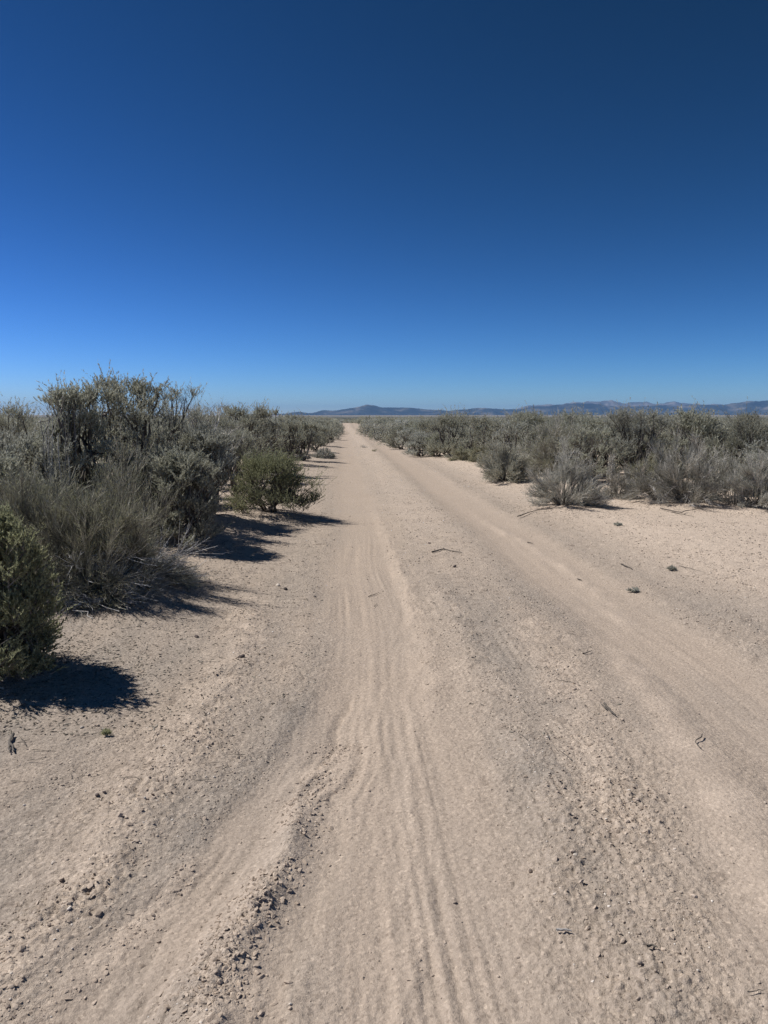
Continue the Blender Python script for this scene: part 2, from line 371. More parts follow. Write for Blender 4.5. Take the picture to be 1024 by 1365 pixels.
# ------------------------------------------------------------------ ground sheet (polar about the standing point, finer near it)
def build_ground():
    ang = np.concatenate([np.linspace(rad(46), rad(1.6), 540), ])
    rr = CAM_H / np.tan(ang)
    far = [rr[-1]]
    while far[-1] < 26000: far.append(far[-1] * 1.11)
    rr = np.concatenate([[0.35, 0.9], rr, far[1:]])
    az = np.concatenate([np.linspace(-35, 35, 570), np.linspace(36, 324, 60)[1:-1]]); az = np.radians(az)
    nr, na = len(rr), len(az)
    R, A = np.meshgrid(rr, az, indexing='ij')
    X, Y = (R * np.sin(A)).ravel(), (R * np.cos(A)).ravel()
    Z, dust, gravel, crust, clod = ground(X, Y)
    r = R.ravel()
    farm = sstep(260, 900, r) * (1 - 0.35 * sstep(5200, 6500, r) * sstep(9000, 7800, r))
    colr = np.stack([dust, gravel, crust, farm], -1)
    V = np.stack([X, Y, Z], -1)
    i, j = np.meshgrid(np.arange(nr - 1), np.arange(na), indexing='ij'); j2 = (j + 1) % na
    Q = np.stack([i * na + j, (i + 1) * na + j, (i + 1) * na + j2, i * na + j2], -1).reshape(-1, 4)
    Q = Q[:, ::-1]
    cen = V[Q].mean(1); cx, cy = cen[:, 0], cen[:, 1]
    lo = track_left(cy) - 0.62 - 0.6 * sstep(8, 2.5, cy) + 0.06 * gnoise(cy * 1.3, cy * 0, 5)
    hi = track_right(cy) + 0.6 + 0.06 * gnoise(cy * 1.1, cy * 0, 6)
    road = (cx > lo) & (cx < hi) & (cy > -6) & (cy < 175)
    for nm, msk in (('dirt_road', road), ('ground', ~road)):
        q = Q[msk]; used = np.unique(q); remap = np.zeros(len(V), np.int64); remap[used] = np.arange(len(used))
        me = mesh_np(nm, V[used], remap[q], M['ground'], color=colr[used])
        o = link(nm, me, kind='structure')
    # middle disc under the standing point
    return
build_ground()

# ------------------------------------------------------------------ mountains
SKYLINE = [(-300, 556), (200, 555), (330, 554), (370, 552.5), (385, 551.5), (400, 549.5), (415, 551.5), (430, 548.5), (450, 548.5), (470, 545.5), (490, 542), (500, 543),
           (510, 545), (530, 546), (550, 544.5), (562, 546.5), (580, 548), (600, 549), (615, 547), (630, 546), (650, 546), (670, 547.5), (690, 547),
           (705, 544.5), (715, 543.5), (730, 543.5), (745, 541.5), (760, 540.5), (780, 541), (800, 542), (830, 544), (860, 543.5), (880, 542.5), (905, 543.5),
           (930, 541.5), (950, 542.5), (965, 541.5), (985, 539), (1000, 539), (1015, 536.5), (1040, 536), (1080, 538), (1150, 541), (1300, 545), (1500, 552), (1700, 556)]
FARLINE = [(600, 556), (680, 548), (705, 543), (740, 541.5), (770, 539), (800, 538), (812, 537.5), (826, 540), (845, 539), (872, 541), (886, 539.5), (895, 537.5), (905, 539.5), (920, 542), (980, 541), (1060, 538), (1200, 545), (1350, 556)]

def mountain_mat(name, a, b_, c_):
    m, t, b = nodes_of(name)
    tc = t.nodes.new('ShaderNodeTexCoord').outputs['Object']
    n = tex(t, 'ShaderNodeTexNoise', tc, 0.0026, Detail=9.0, Roughness=0.68)
    t.links.new(ramp(t, n.outputs['Fac'], [(0.36, a), (0.52, b_), (0.66, c_)]), b.inputs['Base Color'])
    return m

def build_range(name, line, y0, y1, mat, seed, spur):
    nx, ny = 520, 44
    px = np.linspace(line[0][0], line[-1][0], nx)
    top = np.interp(px, [p[0] for p in line], [p[1] for p in line])
    tx = (px - 512) / FOC
    elev = np.tan(np.arctan((682.5 - top) / FOC) - PITCH) + 0.0   # slope of the sight line to the crest
    s = np.linspace(0, 1.25, ny)
    S, TX = np.meshgrid(s, tx, indexing='ij'); EL = np.meshgrid(s, elev, indexing='ij')[1]
    Y = y0 + (y1 - y0) * S; X = TX * (y1 + (Y - y1) * 0.5)
    crest = np.maximum(EL * y1 * 1.20 * (1 + 0.16 * fbm(X / 420, X * 0 + seed, seed + 9, 4)), 4)
    prof = np.where(S < 1, sstep(0, 1.0, S) ** 0.8, 1 - (S - 1) * 2.0)
    ridg = np.abs(gnoise(X / 700 + Y / 2500, Y / 1600, seed)) + 0.6 * np.abs(gnoise(X / 300 - Y / 1500, Y / 700, seed + 1)) + 0.35 * np.abs(gnoise(X / 120, Y / 300, seed + 2))
    cut = np.sin(np.clip(S, 0, 1) * math.pi)
    Z = 20 + (crest - 20) * prof * (1 - spur * cut * np.clip(0.75 - 1.1 * ridg, 0, 1)) + crest * 0.04 * gnoise(X / 120, Y / 200, seed + 5)
    Z[0] = -30; Z[-1] = -30
    V = np.stack([X, Y, Z], -1).reshape(-1, 3)
    i, j = np.meshgrid(np.arange(ny - 1), np.arange(nx - 1), indexing='ij')
    Q = np.stack([i * nx + j, i * nx + j + 1, (i + 1) * nx + j + 1, (i + 1) * nx + j], -1).reshape(-1, 4)
    link(name, mesh_np(name, V, Q, mat), kind='structure')
build_range('mountain_range', SKYLINE, 13300, 14500, mountain_mat('wooded_slopes', (0.010, 0.012, 0.010), (0.032, 0.033, 0.028), (0.23, 0.20, 0.165)), 3, 1.0)
build_range('far_mountain_range', FARLINE, 17600, 19000, mountain_mat('bare_slopes', (0.05, 0.05, 0.042), (0.16, 0.14, 0.12), (0.30, 0.26, 0.22)), 40, 0.8)

# air
def build_haze():
    b = 27000.0; z0, z1 = -40.0, 400.0
    v = np.array([(x, y, z) for z in (z0, z1) for y in (-b, b) for x in (-b, b)])
    q = np.array([(0, 2, 3, 1), (4, 5, 7, 6), (0, 1, 5, 4), (1, 3, 7, 5), (3, 2, 6, 7), (2, 0, 4, 6)])
    m = bpy.data.materials.new('air'); m.use_nodes = True; t = m.node_tree; t.nodes.clear()
    out = t.nodes.new('ShaderNodeOutputMaterial'); pv = t.nodes.new('ShaderNodeVolumePrincipled')
    pv.inputs['Color'].default_value = (0.28, 0.56, 1.0, 1); pv.inputs['Density'].default_value = 4.2e-5
    t.links.new(pv.outputs[0], out.inputs['Volume'])
    link('haze', mesh_np('haze', v, q, m, smooth=False), kind='stuff')
build_haze()

# ------------------------------------------------------------------ shrubs
def bez(p0, p1, p2, K):
    t = np.linspace(0, 1, K)[None, :, None]
    return (1 - t) ** 2 * p0[:, None] + 2 * t * (1 - t) * p1[:, None] + t * t * p2[:, None]

def rand_dirs(rg, n):
    v = rg.normal(size=(n, 3)); return unit(v)

def grow_sage(seed, H, W, n_limb=6, n_clump=34, n_twig=34, n_leaf=11, leaf=0.028, leafw=0.0075, bare=0.0, low=0.12, clump_r=0.15, open_=0.5,
              bark='bark', leafm='sage', sides=5, tw=0.0016, flat=0.6, zexp=0.7, limb_k=1.0):
    """woody shrub: stub, separate crooked limbs, twigs, leaves"""
    rg = np.random.default_rng(seed)
    stub = Geo(); limbs = []; twigs = Geo(); leaves = Geo()
    R = W / 2
    # clumps on and under a lumpy dome
    n = n_clump
    ph = rg.uniform(0, 2 * math.pi, n); el = np.arcsin(np.clip(rg.uniform(low, 1, n), 0.02, 1) ** flat)
    if low < 0: el = np.clip(rg.uniform(-0.12, 1.35, n), 0.03, None)
    lob = 1 + 0.22 * np.sin(ph * 2 + rg.uniform(0, 6)) + 0.15 * np.sin(ph * 3 + rg.uniform(0, 6))
    rr = rg.uniform(0.62, 0.98, n) * np.where(rg.random(n) < open_ * 0.4, 0.72, 1)
    cr = clump_r * W * rg.uniform(0.65, 1.35, n)
    C = np.stack([R * np.cos(el) * np.cos(ph) * lob * rr, R * np.cos(el) * np.sin(ph) * lob * rr, H * np.sin(el) ** zexp * rr ** 0.5 * rg.uniform(0.85, 1.05, n)], -1)
    C[:, 2] = np.clip(C[:, 2], cr * 0.6, None)
    C[:, 2] *= H / np.percentile(C[:, 2] + cr * 0.6, 93); over = C[:, 2] > H - cr * 0.75
    C[:, 2] = np.where(over, H - cr * (0.75 + rg.uniform(0, 0.9, n)), C[:, 2])
    # limbs
    lp = rg.uniform(0, 2 * math.pi) + np.arange(n_limb) * 2 * math.pi / n_limb + rg.normal(0, 0.3, n_limb)
    lr = rg.uniform(0.25, 0.6, n_limb) * R; lz = rg.uniform(0.5, 0.8, n_limb) * H
    tips = np.stack([np.cos(lp) * lr, np.sin(lp) * lr, lz], -1)
    base = np.stack([np.cos(lp) * 0.05 * W * 0.5, np.sin(lp) * 0.05 * W * 0.5, np.full(n_limb, -0.02)], -1)
    mid = base * 0.45 + tips * 0.55; mid[:, 2] *= rg.uniform(0.45, 0.9, n_limb); mid += rg.normal(0, 0.06 * W, (n_limb, 3)) * [1, 1, 0.3]
    K = 10
    paths = bez(base, mid, tips, K); paths[:, 1:-1] += rg.normal(0, 0.016 * W, (n_limb, K - 2, 3))
    r0 = 0.020 * (H + W) / 2 * rg.uniform(0.7, 1.3, n_limb) * 1.25 * limb_k
    rad_ = r0[:, None] * np.linspace(1.15, 0.4, K)[None]
    own = np.argmin(np.linalg.norm(C[:, None] - tips[None], axis=2), 1)
    for i in range(n_limb):
        g = Geo(); g.tubes(paths[i:i + 1], rad_[i:i + 1], sides, rg.uniform(0.2, 0.8, 1))
        mine = np.where(own == i)[0]
        if len(mine):
            k = rg.integers(3, K, len(mine)); s = paths[i, k]; e = C[mine]
            m_ = (s + e) / 2 + rg.normal(0, 0.05 * W, s.shape); m_[:, 2] -= 0.04 * H
            bp = bez(s, m_, e, 7); bp[:, 1:-1] += rg.normal(0, 0.008 * W, (len(mine), 5, 3))
            g.tubes(bp, np.full((len(mine), 1), r0[i] * 0.5) * np.linspace(1, 0.32, 7)[None], max(3, sides - 1), rg.uniform(0.2, 0.9, len(mine)))
        limbs.append(g)
    stub.tubes(np.array([[[0, 0, -0.06], [0.005 * W, 0, 0.01], [0, 0.01 * W, 0.05 * H + 0.02], [0, 0, 0.09 * H + 0.03]]]), np.array([[1.9, 1.7, 1.3, 0.7]]) * r0.mean(), sides + 2, np.array([0.4]))
    # twigs
    ci = np.repeat(np.arange(n), n_twig); N = len(ci)
    d = rand_dirs(rg, N); d[:, 2] = np.abs(d[:, 2]) * 0.75 + d[:, 2] * 0.25 + 0.4
    outw = C[ci] * [1, 1, 0.5]; d = unit(d + 0.35 * unit(outw))
    st = C[ci] + rand_dirs(rg, N) * (cr[ci] * rg.uniform(0, 0.75, N))[:, None] * [1, 1, 0.75]
    L = cr[ci] * np.where(rg.random(N) < 0.22, rg.uniform(1.0, 1.75, N), rg.uniform(0.4, 1.0, N))
    st[:, 2] = np.maximum(st[:, 2], 0.03)
    end = st + d * L[:, None]; m_ = (st + end) / 2 + rg.normal(0, 0.12, (N, 3)) * L[:, None]
    bare_c = rg.random(n) < bare
    twigs.leaves(st, unit(end - st), unit(np.cross(end - st, rand_dirs(rg, N))), np.linalg.norm(end - st, axis=1), np.full(N, tw * 3.4), rg.uniform(0.2, 1, N))
    # leaves
    keep = np.where(~bare_c[ci])[0]
    n_leaf = max(1, round(n_leaf * 1.5)); leaf *= 0.9; leafw *= 0.95
    li = np.repeat(keep, n_leaf); n2 = len(li)
    t = rg.uniform(0.25, 1.05, n2)[:, None]
    p = (1 - t) ** 2 * st[li] + 2 * t * (1 - t) * m_[li] + t * t * end[li]
    ld = unit(d[li] + 0.85 * rand_dirs(rg, n2) + [0, 0, 0.25])
    sd_ = unit(np.cross(ld, rand_dirs(rg, n2)))
    ct = rg.uniform(-0.12, 0.12, n)
    leaves.leaves(p, ld, sd_, leaf * rg.uniform(0.6, 1.25, n2), leafw * rg.uniform(0.7, 1.3, n2), np.clip(rg.normal(0.5, 0.2, n2) + ct[ci[li]], 0, 1))
    parts = [('trunk', stub.mesh('trunk', M[bark]), [('limb', g.mesh('limb', M[bark])) for g in limbs]),
             ('twigs', twigs.mesh('twigs', M[bark]), []), ('foliage', leaves.mesh('foliage', M[leafm]), [])]
    return parts

def grow_broom(seed, H, W, n_main=130, n_sub=16, n_fine=7, stem='straw', leafm='broomleaf', n_leaf=2, r=0.0016, leaf=0.022, leafw=0.0026, droop=0.0, low=-0.02, up=0.5, dead=0, crowns=3):
    """many thin stems fanning out of one crown"""
    rg = np.random.default_rng(seed)
    R = W / 2; crown = Geo(); g = Geo(); lv = Geo(); dd = Geo()
    kc = rg.uniform(0, 6.28) + np.arange(crowns) * 2 * math.pi / crowns; KC = np.stack([np.cos(kc), np.sin(kc)], -1) * 0.36 * R * (crowns > 1)
    ks = rg.uniform(0.75, 1.0, crowns); ks[rg.integers(crowns)] = 1.0; kw = 0.82 if crowns > 1 else 1.0
    def mains(n, lo, hi, dr):
        c_ = rg.integers(0, crowns, n); tf = rg.integers(0, 40, n)
        ph = rg.uniform(0, 2 * math.pi, 40)[tf] + rg.normal(0, 0.2, n); se = np.clip(rg.uniform(lo, hi, 40)[tf] + rg.normal(0, 0.14, n), lo, hi); ce = np.sqrt(np.clip(1 - se * se, 0, 1))
        lob = 1 + 0.14 * np.sin(ph * 3 + seed) + 0.10 * np.sin(ph * 5 + 2 * seed)
        sc_ = rg.uniform(0.45, 0.9, n) * lob * ks[c_]; R_ = R * kw
        tip = np.stack([R_ * ce * np.cos(ph) * sc_, R_ * ce * np.sin(ph) * sc_, np.maximum(H * se * sc_, 0.02)], -1)
        b = np.stack([np.cos(ph), np.sin(ph), np.zeros(n)], -1) * (rg.uniform(0, 0.16, n) * R)[:, None]; b[:, 2] = 0
        b[:, :2] += KC[c_]; tip[:, :2] += KC[c_]
        m_ = b + (tip - b) * [0.45, 0.45, 0.5]; m_[:, 2] += H * up * 0.22 * rg.uniform(0.2, 1, n) * ce; m_ += rg.normal(0, 0.065 * W, (n, 3))
        m_[:, 2] = np.maximum(m_[:, 2], 0.02); tip[:, 2] -= dr * H * ce * rg.uniform(0, 1, n); tip[:, 2] = np.maximum(tip[:, 2], 0.015)
        return b, m_, tip
    def grow(G, n, lo, hi, dr, ns, nf, tlo, thi, rr):
        b, m_, tip = mains(n, lo, hi, dr)
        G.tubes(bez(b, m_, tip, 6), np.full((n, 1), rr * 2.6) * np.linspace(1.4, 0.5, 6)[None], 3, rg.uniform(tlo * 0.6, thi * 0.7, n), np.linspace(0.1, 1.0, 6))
        i = np.repeat(np.arange(n), ns); N = len(i)
        t = rg.uniform(0.36, 1.0, N)[:, None] ** 0.7
        s = (1 - t) ** 2 * b[i] + 2 * t * (1 - t) * m_[i] + t * t * tip[i]
        tg = unit(2 * (1 - t) * (m_[i] - b[i]) + 2 * t * (tip[i] - m_[i]))
        L = (0.09 + 0.12 * rg.random(N)) * (H + W) / 2
        d = unit(tg + 0.5 * rand_dirs(rg, N) + [0, 0, 0.22 * (1 - dr * 2)])
        e = s + d * L[:, None]; e[:, 2] = np.maximum(e[:, 2], 0.012)
        mm = (s + e) / 2 + rg.normal(0, 0.05, (N, 3)) * L[:, None]; mm[:, 2] = np.maximum(mm[:, 2] - 0.05 * L, 0.012)
        tt = np.clip(rg.uniform(tlo, thi, N), 0, 1)
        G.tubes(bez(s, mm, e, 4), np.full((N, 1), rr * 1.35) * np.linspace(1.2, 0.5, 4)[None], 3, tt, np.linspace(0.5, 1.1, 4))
        if nf:
            i2 = np.repeat(np.arange(N), nf); N2 = len(i2)
            t2 = rg.uniform(0.3, 0.95, N2)[:, None]
            s2 = (1 - t2) ** 2 * s[i2] + 2 * t2 * (1 - t2) * mm[i2] + t2 * t2 * e[i2]
            d2 = unit(d[i2] + 0.6 * rand_dirs(rg, N2) + [0, 0, 0.15 * (1 - dr * 2)])
            L2 = L[i2] * rg.uniform(0.28, 0.6, N2); e2 = s2 + d2 * L2[:, None]; e2[:, 2] = np.maximum(e2[:, 2], 0.01)
            fd = unit(e2 - s2); G.leaves(s2, fd, unit(np.cross(fd, rand_dirs(rg, N2))), np.linalg.norm(e2 - s2, axis=1), np.full(N2, rr * 2.4), np.clip(tt[i2] * 1.1 + rg.normal(0, 0.12, N2), 0, 1))
            return s2, d2, L2
        return s, d, L
    s2, d2, L2 = grow(g, n_main, low, 1, droop * 0.3, n_sub, n_fine, 0.1, 0.95, r)
    if n_leaf:
        li = np.repeat(np.arange(len(s2)), n_leaf); n = len(li)
        p = s2[li] + d2[li] * (L2[li] * rg.uniform(0.2, 1.0, n))[:, None]
        ld = unit(d2[li] + 0.5 * rand_dirs(rg, n)); sd_ = unit(np.cross(ld, rand_dirs(rg, n)))
        lv.leaves(p, ld, sd_, leaf * rg.uniform(0.6, 1.3, n), np.full(n, leafw), np.clip(rg.normal(0.5, 0.22, n), 0, 1))
    k = 7; ph = np.arange(k) * 2 * math.pi / k
    b = np.stack([np.cos(ph), np.sin(ph), np.zeros(k) - 0.4], -1) * 0.03 * W; e = np.stack([np.cos(ph) * 0.13 * W, np.sin(ph) * 0.13 * W, rg.uniform(0.1, 0.22, k) * H], -1)
    crown.tubes(bez(b, (b + e) / 2 + rg.normal(0, 0.02 * W, (k, 3)), e, 6), np.full((k, 1), 0.014 * W) * np.linspace(1.2, 0.5, 6)[None], 5, rg.uniform(0, 0.5, k))
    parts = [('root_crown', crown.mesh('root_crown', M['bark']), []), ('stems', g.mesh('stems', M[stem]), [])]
    if n_leaf: parts.append(('foliage', lv.mesh('foliage', M[leafm]), []))
    if dead:
        grow(dd, dead, 0.0, 0.45, 0.45, 9, 2, 0.2, 1.0, r * 1.15)
        parts.append(('dead_stems', dd.mesh('dead_stems', M['silver']), []))
    return parts

STUFF_PARTS = ('stems', 'foliage', 'twigs', 'dead_stems')
def place(name, label, cat, parts, x, y, rz=0.0, scale=(1, 1, 1), group=None, sink=0.02):
    o = link(name, None, label=label, category=cat)
    if group: o['group'] = group
    o.empty_display_size = 0.1
    o.location = (x, y, gz(x, y) - sink); o.rotation_euler = (0, 0, rz); o.scale = scale
    for nm, me, subs in parts:
        c = link(nm, me, o)
        if nm in STUFF_PARTS: c['kind'] = 'stuff'
        for sn, sm in subs: link(sn, sm, c)
    return o

rnd = random.Random(11)
G_L, G_R = 'sagebrush shrubs along the left side of the dirt road', 'shrubs along the right side of the dirt road'
HALO = []     # kept clear by the scattered shrubs
def spot(px, base=None, dist=None):
    if base is not None: return unproject(px, base)
    return at_dist(px, dist), dist
def dims(px, top, wpx, x, y):
    depth = y * math.cos(PITCH)
    return height_at(top, y) - float(swell(np.array([x]), np.array([y]))[0]), wpx / FOC * depth

def hero(kind, name, label, cat, px, base, dist, top, wpx, grp, seed, rz=None, **kw):
    x, y = spot(px, base, dist)
    H, W = dims(px, top, wpx, x, y)
    if base is not None: y += W * 0.32; x = x * (1 + W * 0.32 / y)     # base line seen is the near edge
    HALO.append((x, y, W * 0.42))
    f = grow_sage if kind == 'sage' else grow_broom
    return place(name, label, cat, f(seed, H, W, **kw), x, y, rnd.uniform(0, 6.28) if rz is None else rz, group=grp)

near = dict(n_clump=60, n_twig=36, n_leaf=17, leaf=0.031, leafw=0.0105, clump_r=0.125)
hero('sage', 'sagebrush', 'leafy grey-green sagebrush cut by the left picture edge, nearest shrub of all', 'shrub', -6, 925, None, 698, 190, G_L, 1, low=-0.7, zexp=1.0, leafm='green', n_clump=125, n_twig=36, n_leaf=14, leaf=0.025, leafw=0.010, clump_r=0.14)
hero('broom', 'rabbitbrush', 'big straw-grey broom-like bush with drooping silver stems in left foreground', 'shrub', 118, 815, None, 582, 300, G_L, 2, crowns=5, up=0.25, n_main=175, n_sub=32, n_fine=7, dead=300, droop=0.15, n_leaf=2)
hero('sage', 'sagebrush', 'dark low shrub at the verge between the big broom bush and the green bush', 'shrub', 250, 745, None, 620, 125, G_L, 3, **dict(near, n_clump=84, clump_r=0.14), bare=0.15, low=-0.5, zexp=1.1)
hero('sage', 'greasewood', 'rounded green bush on the left verge throwing its shadow onto the wheel track', 'shrub', 360, 697, None, 616, 132, G_L, 4, low=-0.45, zexp=1.0, leafm='green', n_clump=84, n_twig=40, n_leaf=14, leaf=0.026, leafw=0.0085, clump_r=0.135, flat=0.8)
hero('sage', 'sagebrush', 'pale-leaved sagebrush just behind the dark low verge shrub', 'shrub', 272, None, 10.4, 590, 120, G_L, 5, **near, leafm='palesage')
hero('sage', 'sagebrush', 'tall dark sagebrush with a flat crown, leftmost of the three rising above the skyline', 'shrub', 108, None, 8.9, 531, 125, G_L, 6, **near, low=-0.1, zexp=0.95)
hero('sage', 'sagebrush', 'tallest sagebrush on the left, broad clumped crown against the blue sky', 'shrub', 174, None, 9.6, 515, 165, G_L, 7, **near, low=-0.1, zexp=1.0)
hero('sage', 'sagebrush', 'half-bare tall sagebrush with a dark forked trunk against the sky', 'shrub', 238, None, 10.6, 525, 115, G_L, 8, n_clump=38, n_twig=34, n_leaf=12, bare=0.35, low=-0.1, zexp=0.8, clump_r=0.13)
hero('sage', 'sagebrush', 'grey sagebrush at the left picture edge behind the big broom bush', 'shrub', 10, None, 10.2, 548, 130, G_L, 9, n_clump=36, n_twig=36, n_leaf=15, clump_r=0.13)
hero('sage', 'dead_shrub', 'bare dead shrub of grey and dark branches right of the tall sagebrushes', 'shrub', 276, None, 12.2, 545, 105, G_L, 10, n_clump=34, n_twig=26, n_leaf=5, bare=0.75, bark='grey', tw=0.002, clump_r=0.13)
hero('sage', 'dead_shrub', 'thin dead shrub whose bare sticks poke above the big broom bush', 'shrub', 80, None, 8.3, 522, 75, G_L, 11, n_clump=14, n_twig=4, n_leaf=2, bare=1.0, bark='grey', tw=0.002, low=0.3, n_limb=5, limb_k=0.33, clump_r=0.2)
hero('sage', 'sagebrush', 'round dense sagebrush mound behind the green bush on the left', 'shrub', 313, None, 14.6, 582, 76, G_L, 12, n_clump=40, n_twig=34, n_leaf=15, low=0.0, clump_r=0.13)
hero('sage', 'sagebrush', 'tall dark round-topped sagebrush on the skyline above the grey mound', 'shrub', 318, None, 17.5, 546, 80, G_L, 13, n_clump=36, n_twig=32, n_leaf=14, leaf=0.034, leafw=0.0130, clump_r=0.13)
hero('sage', 'sagebrush', 'dark sagebrush on the skyline second from the left end of the mountains', 'shrub', 356, None, 19.5, 549, 66, G_L, 14, n_clump=34, n_twig=30, n_leaf=14, leaf=0.036, leafw=0.0143, clump_r=0.13)
hero('broom', 'grey_shrub', 'low ash-grey twiggy mound behind the green bush near the left track', 'shrub', 383, 618, None, 589, 58, G_L, 15, n_main=50, n_sub=21, n_fine=7, stem='grey', leafm='palesage', r=0.003, leafw=0.005, leaf=0.03)
hero('sage', 'sagebrush', 'sagebrush rising where the left thicket meets the mountain end', 'shrub', 402, None, 26, 562, 56, G_L, 16, n_clump=30, n_twig=26, n_leaf=12, leaf=0.045, leafw=0.0182, clump_r=0.13)
hero('broom', 'pale_shrub', 'small silvery pale shrub at the left edge of the far track', 'shrub', 432, 612, None, 595, 34, G_L, 17, n_main=70, n_sub=10, n_fine=7, stem='silver', leafm='palesage', r=0.0035, leafw=0.007, leaf=0.035, n_leaf=3)
hero('sage', 'sagebrush', 'grey-green sagebrush directly behind the small silvery shrub', 'shrub', 420, None, 33, 577, 46, G_L, 18, n_clump=30, n_twig=26, n_leaf=12, leaf=0.05, leafw=0.0208, low=0.0, clump_r=0.13)
hero('sage', 'sagebrush', 'mid-grey sagebrush between the skyline sagebrushes and the silvery shrub', 'shrub', 380, None, 23.5, 560, 62, G_L, 19, n_clump=34, n_twig=28, n_leaf=12, leaf=0.042, leafw=0.0169, clump_r=0.13)

hero('broom', 'rabbitbrush', 'small round green-grey broom bush standing alone nearest the right track', 'shrub', 671, 648, None, 595, 80, G_R, 31, crowns=1, n_main=100, n_sub=26, n_fine=7, r=0.0022, n_leaf=3, leafm='palesage', leafw=0.0045, leaf=0.03, up=0.7)
hero('broom', 'rabbitbrush', 'grey upright broom bush on bare sand right of the small round bush', 'shrub', 750, 684, None, 602, 112, G_R, 32, crowns=1, n_main=75, n_sub=28, n_fine=7, r=0.0018, n_leaf=3, leafm='palesage', leafw=0.0034, up=0.8, stem='grey')
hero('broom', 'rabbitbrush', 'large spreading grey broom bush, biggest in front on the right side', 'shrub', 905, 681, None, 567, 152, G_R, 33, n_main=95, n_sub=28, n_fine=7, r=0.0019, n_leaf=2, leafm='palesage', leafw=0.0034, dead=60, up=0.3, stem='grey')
hero('broom', 'reddish_shrub', 'low reddish-grey twiggy shrub between the two grey broom bushes', 'shrub', 822, 672, None, 618, 66, G_R, 34, n_main=60, n_sub=22, n_fine=7, r=0.0018, n_leaf=0, stem='grey')
hero('broom', 'rabbitbrush', 'pale grey broom bush cut by the right picture edge', 'shrub', 1000, 688, None, 610, 110, G_R, 35, n_main=70, n_sub=26, n_fine=7, r=0.0019, n_leaf=3, leafm='palesage', leafw=0.0034, stem='grey')
hero('broom', 'grey_shrub', 'wide dense brown-grey shrub behind the two small broom bushes', 'shrub', 742, None, 18.5, 563, 118, G_R, 36, n_main=105, n_sub=28, n_fine=7, r=0.0025, n_leaf=2, leafw=0.005, leaf=0.03, stem='grey')
hero('sage', 'sagebrush', 'tall pale sagebrush behind the reddish shrub, crown touching the mountains', 'shrub', 842, None, 16.5, 551, 96, G_R, 37, n_clump=46, n_twig=36, n_leaf=15, leafm='palesage', leaf=0.03, leafw=0.0104, clump_r=0.13)
hero('sage', 'sagebrush', 'bulky dark sagebrush behind the pale broom bush at the right picture edge', 'shrub', 1004, None, 15.5, 560, 100, G_R, 38, n_clump=40, n_twig=34, n_leaf=15, leaf=0.03, leafw=0.0117, clump_r=0.17, zexp=1.1)
hero('sage', 'sagebrush', 'dense grey-green sagebrush standing left of the small round broom bush', 'shrub', 636, None, 27, 557, 66, G_R, 39, n_clump=28, n_twig=28, n_leaf=12, leaf=0.045, leafw=0.0182, low=-0.6, zexp=1.3, clump_r=0.13)
hero('sage', 'sagebrush', 'tallest dark sagebrush of the clump right of the far road', 'shrub', 598, None, 29, 551, 70, G_R, 40, n_clump=32, n_twig=28, n_leaf=12, leaf=0.05, leafw=0.0195, clump_r=0.17, zexp=1.3, low=-0.6)
hero('sage', 'sagebrush', 'round grey sagebrush bordering the right track in the distance', 'shrub', 546, 602, None, 572, 48, G_R, 41, n_clump=34, n_twig=26, n_leaf=12, leaf=0.055, leafw=0.0234, low=0.0, leafm='palesage', clump_r=0.13)
hero('sage', 'greasewood', 'small yellow-green bush at the foot of the tallest far sagebrush', 'shrub', 577, 608, None, 584, 28, G_R, 42, n_clump=26, n_twig=24, n_leaf=12, leaf=0.05, leafw=0.0208, low=0.0, leafm='green', clump_r=0.13)
hero('sage', 'sagebrush', 'dark sagebrush breaking the skyline below the middle of the mountains', 'shrub', 692, None, 38, 553, 36, G_R, 43, n_clump=24, n_twig=24, n_leaf=12, leaf=0.06, leafw=0.0260, clump_r=0.13)
hero('sage', 'sagebrush', 'dark flat-topped sagebrush on the far skyline at the right picture edge', 'shrub', 992, None, 27, 555, 40, G_R, 44, n_clump=28, n_twig=26, n_leaf=12, leaf=0.045, leafw=0.0195, clump_r=0.13)
hero('sage', 'sagebrush', 'dark sagebrush far behind the biggest grey broom bush', 'shrub', 927, None, 33, 557, 30, G_R, 45, n_clump=24, n_twig=24, n_leaf=12, leaf=0.055, leafw=0.0234, clump_r=0.13)
hero('sage', 'sagebrush', 'sagebrush filling the gap between the small round broom bush and the brown shrub behind', 'shrub', 668, None, 24, 564, 54, G_R, 46, n_clump=32, n_twig=28, n_leaf=12, leaf=0.042, leafw=0.0169, clump_r=0.17, zexp=1.3, low=-0.6)

# shrubs of the thicket that only mass together: shared meshes
MID = [('sagebrush', grow_sage(100 + i, 1.3, 1.5, n_clump=44, n_twig=30, n_leaf=11, leaf=0.046, leafw=0.016, low=-0.3, zexp=0.9, clump_r=0.16, leafm=['sage', 'palesage', 'sage', 'sage'][i], bare=[0, .1, .25, 0][i])) for i in range(4)]
MID += [('grey_shrub', grow_broom(120 + i, 1.0, 1.4, n_main=50, n_sub=21, n_fine=7, r=0.003, n_leaf=[2, 1][i], leaf=0.035, leafw=0.006, stem=['straw', 'grey'][i])) for i in range(2)]

